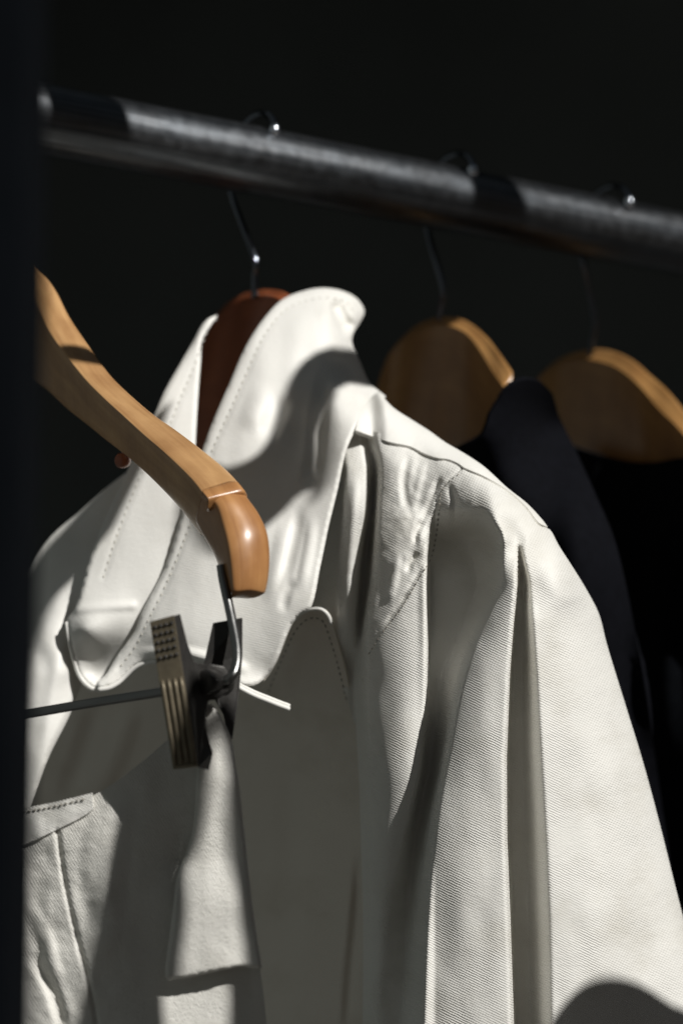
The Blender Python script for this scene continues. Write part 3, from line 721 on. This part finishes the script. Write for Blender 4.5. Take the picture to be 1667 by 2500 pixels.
# near side of the raised collar (its depth function is shared by the shoulder piece)
CB = tps([(494, 1100, 1348), (517, 1036, 1352), (557, 944, 1360), (603, 841, 1370), (649, 772, 1384), (689, 732, 1400), (735, 712, 1412), (786, 703, 1418), (838, 712, 1424), (889, 760, 1432), (862, 830, 1412), (800, 770, 1388), (740, 780, 1378), (820, 840, 1376), (700, 830, 1366), (760, 880, 1360), (900, 933, 1398), (860, 940, 1362), (936, 970, 1380), (867, 1047, 1321), (885, 1015, 1330), (846, 1098, 1317), (823, 1200, 1320), (803, 1282, 1321), (783, 1378, 1320), (757, 1486, 1319),
          (620, 1000, 1344), (560, 1080, 1342), (680, 1080, 1338), (760, 1050, 1338), (600, 1250, 1333), (700, 1250, 1329), (520, 1300, 1337), (445, 1254, 1346), (402, 1386, 1347), (344, 1500, 1349), (260, 1645, 1354), (470, 1450, 1338), (400, 1560, 1340), (600, 1450, 1329), (700, 1450, 1323), (550, 1600, 1332), (650, 1600, 1329), (714, 1522, 1322), (648, 1655, 1333), (378, 1617, 1348), (300, 1650, 1354), (707, 1731, 1318), (600, 1680, 1330), (500, 1650, 1336)])
FB = [fold([(808, 728), (824, 770), (852, 822)], -14, 16, 34, .3), fold([(790, 745), (800, 790), (815, 840)], 1.35, 26, 18, .3), fold([(850, 720), (868, 760), (862, 800)], 1.8, 18, 16, .3),
      fold([(842, 955), (812, 1010), (800, 1100), (790, 1200)], 0.6, 30, 40, .25), fold([(800, 900), (785, 1000), (770, 1130), (745, 1210)], -5, 34, 26, .25),
      fold([(700, 960), (680, 1010), (650, 1090)], -3, 40, 30, .35), fold([(650, 930), (625, 1000), (600, 1060)], 2, 40, 30, .35),
      fold([(735, 1230), (715, 1330), (690, 1430)], -1.8, 22, 20, .3), fold([(765, 1250), (750, 1350), (730, 1450)], 1.575, 16, 22, .3), fold([(700, 1260), (680, 1360), (650, 1480)], 1.35, 24, 24, .3),
      fold([(720, 1410), (700, 1450), (690, 1500)], -1.35, 20, 16, .3),
      fold([(330, 1600), (420, 1590), (520, 1610), (620, 1640)], 2.5, 20, 20, .2)]
g_b1 = groove([(510, 1120), (540, 1050), (570, 985), (605, 905), (635, 838), (662, 795), (700, 755), (745, 735), (800, 727), (848, 740), (862, 762)], 0.5, 9); g_b2 = groove([(510, 1130), (478, 1240), (440, 1345), (400, 1440), (365, 1510), (330, 1580), (285, 1640)], 0.5, 9)
def cbd(x, y):
    d = CB(x, y)
    for f in FB: d = d + f(x, y)
    return d + g_b1(x, y) + g_b2(x, y) - (y-1100)*0.00006 + 0.0010*vnoise(x, y, 40, 90, 51) + 0.0022*vnoise(x, y, 120, 160, 52)
yoke = sheet(*yoke_args, step=5.5, thick=2.2)
colB = sheet('collar', [(494, 1100), (517, 1036), (557, 944), (603, 841), (649, 772), (689, 732), (735, 712), (786, 703), (838, 711), (873, 731), (889, 760), (880, 784), (863, 812), (859, 835), (880, 885), (902, 933), (942, 968), (915, 990), (885, 1022), (867, 1051), (846, 1098), (823, 1200), (803, 1282), (783, 1378), (757, 1486), (735, 1500), (714, 1522), (673, 1619), (650, 1652), (625, 1672), (590, 1674), (540, 1655), (470, 1625), (420, 1614), (378, 1614), (352, 1619), (326, 1632), (306, 1650), (286, 1668), (262, 1679), (236, 1684), (236, 1668), (260, 1645), (285, 1604), (331, 1538), (344, 1500), (402, 1386), (445, 1254)],
      cbd, M_collar, jk, step=5.5, thick=3.0, curl=(9, 2.5))
tube('edge_tube', [P(x, y, float(cbd(np.array([x*1.0]), np.array([y*1.0]))[0])+0.001) for x, y in [tuple(q) for q in catmull([(240, 1684), (265, 1680), (290, 1666), (306, 1651), (326, 1633), (352, 1620), (380, 1615), (420, 1615), (470, 1626)], 6)]], 0.0012, M_collar, colB, seg=12)
stitches([(510, 1120), (540, 1050), (570, 985), (605, 905), (635, 838), (662, 795), (700, 755), (745, 735), (800, 727), (848, 740), (862, 762)], cbd, colB, M_thread_pale, gap=18, ln=7, w=0.38)
stitches([(510, 1130), (478, 1240), (440, 1345), (400, 1440), (365, 1510), (330, 1580), (285, 1640)], cbd, colB, M_thread_pale, gap=18, ln=7, w=0.38)

for k, off in ((0, 0), (1, 1)):
    pp = [P(x, y+off*7.5, 1.298 - off*0.0010) for x, y in [tuple(q) for q in catmull([(550, 1655), (585, 1672), (620, 1690), (655, 1704), (685, 1716), (708, 1724)], 6)]]
    tube('edge_tube', pp, [0.0011]*(len(pp)-1)+[0.0009], M_collar, colB, seg=12)

# ================================================================= FRONT HANGER (left)
fh = empty('clip_hanger', P(60, 640, 1.37), 'beige wooden hanger with amber tip and wire bar in front of the jacket', 'hanger')
U = [(60, 610), (86, 652), (118, 680), (143, 715), (172, 772), (218, 841), (270, 913), (321, 964), (379, 1013), (430, 1048), (494, 1096), (551, 1142), (585, 1177), (603, 1206)]
R = [(30, 620), (62, 680), (82, 735), (98, 768), (115, 802), (149, 851), (205, 922), (250, 968), (299, 1013), (350, 1060), (400, 1103), (450, 1150), (480, 1183), (503, 1216)]
L = [(-40, 850), (0, 880), (40, 905), (80, 935), (120, 962), (165, 1003), (215, 1042), (262, 1080), (310, 1117), (362, 1163), (415, 1217), (450, 1257), (475, 1290), (490, 1310)]
D = [1.375, 1.362, 1.35, 1.34, 1.328, 1.312, 1.292, 1.275, 1.257, 1.24, 1.222, 1.205, 1.193, 1.183]
loft('arm', U, R, L, D, M_arm, fh, du=0.010, dl=0.026, dk=0.006, soft=0.16, bulge=0.0016)
U2 = [(590, 1187), (610, 1217), (637, 1254), (657, 1300), (663, 1352), (660, 1404), (652, 1444), (644, 1452)]
R2 = [(500, 1208), (529, 1229), (545, 1277), (556, 1320), (562, 1360), (566, 1404), (568, 1438), (572, 1448)]
L2 = [(478, 1280), (492, 1308), (508, 1334), (522, 1358), (535, 1390), (547, 1418), (556, 1438), (562, 1446)]
D2 = [1.182, 1.1765, 1.172, 1.168, 1.166, 1.165, 1.165, 1.166]
loft('arm_tip', U2, R2, L2, D2, M_tip, fh, du=0.010, dl=0.022, dk=0.006, soft=0.22, bulge=0.0026)
# splintered lip where the tip meets the arm
lip = loft('chipped_lip', [(583, 1176), (592, 1187), (601, 1199), (606, 1210)], [(497, 1203), (504, 1211), (509, 1220), (507, 1240)], [(490, 1240), (494, 1245), (497, 1252), (503, 1262)], [1.1800, 1.1775, 1.1768, 1.1790], M_tip, fh, du=0.008, dl=0.016, dk=0.006, soft=0.12, bulge=0.0003)
def disc(name, x, y, d, rpx, mat, parent, th=0.004):
    c = P(x, y, d); ax = (CM3 @ Vector((-0.25, 0, 1))).normalized(); r = rpx/F*d
    return tube(name, [c-ax*th, c-ax*th*0.3, c, c+ax*th*0.3], [r*0.9, r, r, r*0.8], mat, parent, seg=32)
disc('dowel_end', 298, 1124, 1.31, 19, M_redwood, fh)
wire = [(540, 1380, 1.176), (546, 1420, 1.174), (557, 1470, 1.170), (569, 1527, 1.164), (578, 1579, 1.158), (578, 1622, 1.153), (566, 1652, 1.150), (540, 1664, 1.152), (505, 1670, 1.156), (470, 1674, 1.160), (390, 1690, 1.166), (250, 1712, 1.18), (120, 1734, 1.195), (0, 1755, 1.21), (-60, 1765, 1.215)]
wp = [P(*p) for p in c3(wire, 8)]
tube('wire_bar', wp, 0.0021, M_wire, fh, seg=16)

# clip
cl = empty('metal_clip', P(470, 1680, 1.15), 'bronze metal pinch clip with ribbed and dimpled jaw, on the wire bar', 'clip')
jaw = prism('jaw', [(366, 1518, 1.1395), (425, 1502, 1.1375), (484, 1872, 1.1365), (423, 1879, 1.1385)], 1.14, 0.0012, M_clip, cl, 0.0003)
TL, TR, BR, BL = [np.array(v) for v in ((366, 1518, 1.1395), (425, 1502, 1.1375), (484, 1872, 1.1365), (423, 1879, 1.1385))]
def jp(u, v, lift=0.0):
    p = (TL*(1-u)+TR*u)*(1-v)+(BL*(1-u)+BR*u)*v
    return P(p[0], p[1], p[2]-lift)
for u in (0.13, 0.38, 0.63, 0.88):
    tube('rib', [jp(u, 0.40+0.59*i/10, 0.00002) for i in range(11)], [0.0003]+[0.00105]*9+[0.0005], M_clip, jaw, seg=12)
tube('rib', [jp(0.02+0.96*i/6, 0.985, 0.0001) for i in range(7)], 0.0009, M_clip, jaw, seg=10)
bmd = bmesh.new()
for r_ in range(5):
    for c_ in range(4):
        u = 0.16+0.225*c_+(0.0 if r_ % 2 else 0.02); v = 0.045+0.052*r_
        M_ = Matrix.Translation(jp(u, v, 0.0001)) @ Matrix.Scale(1, 4)
        bmesh.ops.create_uvsphere(bmd, u_segments=10, v_segments=6, radius=0.00085, matrix=M_)
me = bpy.data.meshes.new('dimples'); bmd.to_mesh(me); bmd.free()
link('dimples', me, M_clipdark, jaw)
prism('side_plate', [(425, 1503, 1.139), (440, 1499, 1.142), (457, 1568, 1.144), (474, 1617, 1.147), (509, 1622, 1.152), (516, 1645, 1.153), (518, 1690, 1.153), (508, 1716, 1.152), (502, 1750, 1.151), (500, 1790, 1.150), (520, 1838, 1.149), (510, 1880, 1.147), (484, 1874, 1.139)], 1.14, 0.0012, M_clipdark, cl, 0.0003)
prism('side_plate', [(370, 1519, 1.141), (378, 1517, 1.155), (430, 1620, 1.158), (460, 1700, 1.160), (440, 1800, 1.158), (435, 1876, 1.150), (428, 1878, 1.141)], 1.14, 0.0010, M_clipdark, cl, 0.0003)
prism('jaw', [(520, 1521, 1.1720), (592, 1508, 1.1700), (592, 1600, 1.169), (584, 1690, 1.167), (567, 1806, 1.162), (556, 1800, 1.162), (545, 1745, 1.163), (520, 1700, 1.164), (497, 1624, 1.167)], 1.17, 0.0014, M_clipdark, cl, 0.0004)
# coil spring round the pivot
ax0 = P(496, 1664, 1.147); ax1 = P(552, 1668, 1.160)
tube('pivot_barrel', [ax0+(ax1-ax0)*t for t in (0, .03, .08, .45, .47, .5, .92, .97, 1)], [.0040, .0050, .0054, .0054, .0048, .0054, .0054, .0050, .0038], M_clipdark, cl, seg=28)
prism('pivot_plate', [(478, 1632, 1.150), (510, 1620, 1.150), (548, 1628, 1.152), (562, 1650, 1.152), (556, 1690, 1.151), (530, 1708, 1.150), (505, 1712, 1.149), (488, 1690, 1.148)], 1.15, 0.0012, M_clipdark, cl, 0.0004)

# ================================================================= CLIPPED WHITE GARMENT (front, lower left)
sk = empty('white_garment', P(480, 1860, 1.16), 'white grained leather garment hanging from the metal clip, lower left', 'garment')
skf = tps([(30, 1985, 1176), (50, 2300, 1178), (40, 2560, 1178), (140, 1960, 1170), (224, 1938, 1166), (143, 2150, 1171), (250, 2300, 1165), (321, 1880, 1162), (300, 2100, 1162), (408, 1808, 1160), (380, 2000, 1162), (380, 2300, 1166), (480, 1760, 1157), (470, 1900, 1160), (450, 2100, 1165), (430, 2400, 1168), (513, 1718, 1156), (566, 1808, 1159), (540, 1900, 1157), (587, 1936, 1159), (560, 2200, 1161), (620, 2230, 1163), (640, 2362, 1165), (651, 2560, 1168), (540, 2450, 1164), (580, 2520, 1165), (300, 2500, 1165)])
SKF = [groove([(140, 2020), (152, 2110), (166, 2190), (189, 2288), (215, 2391), (235, 2489), (240, 2550)], 2.0, 9),
       fold([(260, 1950), (230, 2100), (250, 2260)], 2, 40, 50, .3), fold([(100, 2100), (90, 2250), (110, 2400)], -2, 34, 34, .3), fold([(60, 2180), (110, 2290), (150, 2420)], 2, 26, 26, .3),
       fold([(70, 2320), (130, 2420), (160, 2540)], -3, 24, 24, .3), fold([(300, 1930), (270, 2150), (240, 2400)], 2, 50, 50, .2)]
def skd(x, y):
    d = skf(x, y) - (y-1900)*0.00003
    for f in SKF: d = d+f(x, y)
    amp = np.clip((360-x)/200, 0.15, 1)
    return d + amp*(0.0022*vnoise(x, y, 55, 60, 61)+0.0006*vnoise(x, y, 22, 18, 62)) + 0.0012*vnoise(x, y, 50, 120, 63)
panel = sheet('panel', [(-40, 2010), (46, 1985), (140, 1962), (222, 1945), (258, 1925), (290, 1905), (321, 1880), (365, 1845), (408, 1808), (440, 1790), (470, 1775), (482, 1750), (505, 1722), (515, 1718), (530, 1735), (545, 1780), (570, 1900), (585, 2000), (600, 2120), (618, 2260), (640, 2400), (651, 2500), (655, 2560), (-40, 2560)],
      lambda x, y: skd(x, y) + 0.0014, M_skirt, sk, step=6)
band = sheet('waistband', [(-40, 1998), (46, 1976), (140, 1957), (225, 1936), (228, 1975), (207, 1991), (150, 2020), (55, 2066), (-40, 2110)], lambda x, y: skd(x, y) + 0.0002, M_leather, sk, step=6, thick=1.0)
stitches([(-20, 2002), (50, 1986), (140, 1967), (214, 1950)], lambda x, y: skd(x, y), band, M_thread, gap=13, ln=8, w=0.42)
flap = sheet('flap', [(480, 1900), (487, 1840), (497, 1780), (500, 1735), (513, 1718), (530, 1735), (548, 1765), (566, 1808), (579, 1885), (587, 1936), (603, 2087), (620, 2230), (640, 2364), (618, 2364), (597, 2360), (560, 2365), (517, 2374), (460, 2386), (410, 2393), (404, 2380), (414, 2290), (425, 2202), (433, 2139), (455, 2080), (470, 2030), (476, 1980)],
      lambda x, y: skd(x, y) - 0.0035 - 0.004*np.clip((y-2100)/260, 0, 1), M_skirt, sk, step=5.5, thick=2.2, curl=(8, 2))

# ================================================================= ADDED SHADE CASTERS (unseen, outside the frame, between sun and clothes)
def shade(poly, d, T=0.62):
    pts = []
    for p in catmull(poly, 24, True):
        dd = float(d(np.array([p[0]]), np.array([p[1]]))[0]) if callable(d) else d
        pts.append(P(p[0], p[1], dd)+SUN_W*T)
    bm = bmesh.new(); off = CM3 @ Vector((0, 0, 0.003))
    a = [bm.verts.new(p) for p in pts]; b = [bm.verts.new(p+off) for p in pts]
    bm.faces.new(a); bm.faces.new(b[::-1]); n = len(a)
    for i in range(n): bm.faces.new((a[i], b[i], b[(i+1) % n], a[(i+1) % n]))
    bmesh.ops.triangulate(bm, faces=[f for f in bm.faces if len(f.verts) > 4])
    bmesh.ops.recalc_face_normals(bm, faces=bm.faces)
    me = bpy.data.meshes.new('shade_caster'); bm.to_mesh(me); bm.free()
    o = link('shade_caster', me, M_post, None, False)
    tag(o, 'added dark shade caster, unseen, above and right of the view', 'decal', 'added shade casters out of view')
    return o
shade([(900, 862), (861, 852), (792, 852), (740, 881), (712, 921), (689, 990), (666, 1053), (637, 1099), (597, 1128), (545, 1140), (480, 1140), (470, 1240), (520, 1330), (600, 1320), (650, 1282), (681, 1256), (727, 1210), (760, 1159), (778, 1220), (800, 1180), (813, 1100), (808, 1026), (811, 986), (823, 950), (854, 935), (925, 940)], cbd)
shade([(120, 850), (150, 846), (218, 838), (245, 860), (285, 905), (270, 925), (230, 930), (200, 945), (150, 950), (100, 900)], 1.315)
shade([(1130, 330), (1235, 330), (1245, 480), (1250, 700), (1140, 700), (1130, 480)], lambda x, y: rail_d(x)-0.018)
shade([(150, 120), (265, 140), (275, 500), (160, 480)], lambda x, y: rail_d(x)-0.018)
shade([(1330, 2560), (1350, 2490), (1385, 2440), (1430, 2400), (1490, 2385), (1560, 2402), (1620, 2440), (1680, 2480), (1760, 2520), (1760, 2640), (1400, 2640)], jd)
shade([(310, 1130), (235, 1330), (218, 1372), (160, 1430), (115, 1495), (90, 1560), (72, 1600), (40, 1660), (-40, 1600), (-40, 1440), (46, 1418), (104, 1346), (150, 1296), (186, 1256), (240, 1195), (290, 1150)], fld)
shade([(330, 1860), (300, 2000), (287, 2058), (247, 2288), (207, 2477), (180, 2600), (400, 2600), (400, 2400), (430, 2210), (440, 2140), (466, 2078), (480, 2012), (486, 1940), (498, 1880), (490, 1780), (400, 1760)], skd)
shade([(548, 1700), (575, 1800), (590, 2000), (600, 2200), (612, 2400), (618, 2600), (720, 2600), (700, 2200), (650, 1800), (600, 1650)], lambda x, y: skd(x, y)-0.006)
0 and shade([(680, 1650), (730, 1560), (800, 1560), (870, 1750), (880, 2600), (100, 2600), (110, 1960), (230, 1700), (420, 1660), (560, 1700)], 1.38)

# ================================================================= LIGHT
w = bpy.data.worlds.new('World'); SC.world = w; w.use_nodes = True
nt = w.node_tree; bg = nt.nodes['Background']
tc = nt.nodes.new('ShaderNodeTexCoord'); sx = nt.nodes.new('ShaderNodeSeparateXYZ'); cr = nt.nodes.new('ShaderNodeValToRGB'); mr = nt.nodes.new('ShaderNodeMapRange')
mr.inputs[1].default_value = -1; mr.inputs[2].default_value = 1
nt.links.new(tc.outputs['Generated'], sx.inputs[0]); nt.links.new(sx.outputs['Z'], mr.inputs[0]); nt.links.new(mr.outputs[0], cr.inputs[0]); nt.links.new(cr.outputs[0], bg.inputs[0])
e = cr.color_ramp.elements
e[0].position = 0.35; e[0].color = (0.90, 0.74, 0.60, 1)
e[1].position = 0.85; e[1].color = (0.72, 0.86, 1.0, 1)
bg.inputs[1].default_value = 0.040
sl = bpy.data.lights.new('sun', 'SUN'); sl.energy = 3.5; sl.angle = math.radians(0.5); sl.color = (1.0, 0.98, 0.945)
so = bpy.data.objects.new('sun', sl); COL.objects.link(so)
so.rotation_euler = SUN_W.to_track_quat('Z', 'Y').to_euler(); so.location = (1, -1, 3)

cam = bpy.data.cameras.new('camera'); co = bpy.data.objects.new('camera', cam); COL.objects.link(co); SC.camera = co
co.matrix_world = CM
cam.sensor_fit = 'VERTICAL'; cam.sensor_height = 36; cam.lens = F/2500*36
cam.clip_start = 0.05; cam.clip_end = 60
cam.dof.use_dof = True; cam.dof.focus_distance = 1.24; cam.dof.aperture_fstop = 5.6
SC.view_settings.view_transform = 'Standard'; SC.view_settings.look = 'None'; SC.view_settings.exposure = 0.34; SC.view_settings.gamma = 1
SC.render.engine = 'CYCLES'; SC.cycles.use_denoising = True; SC.cycles.max_bounces = 6
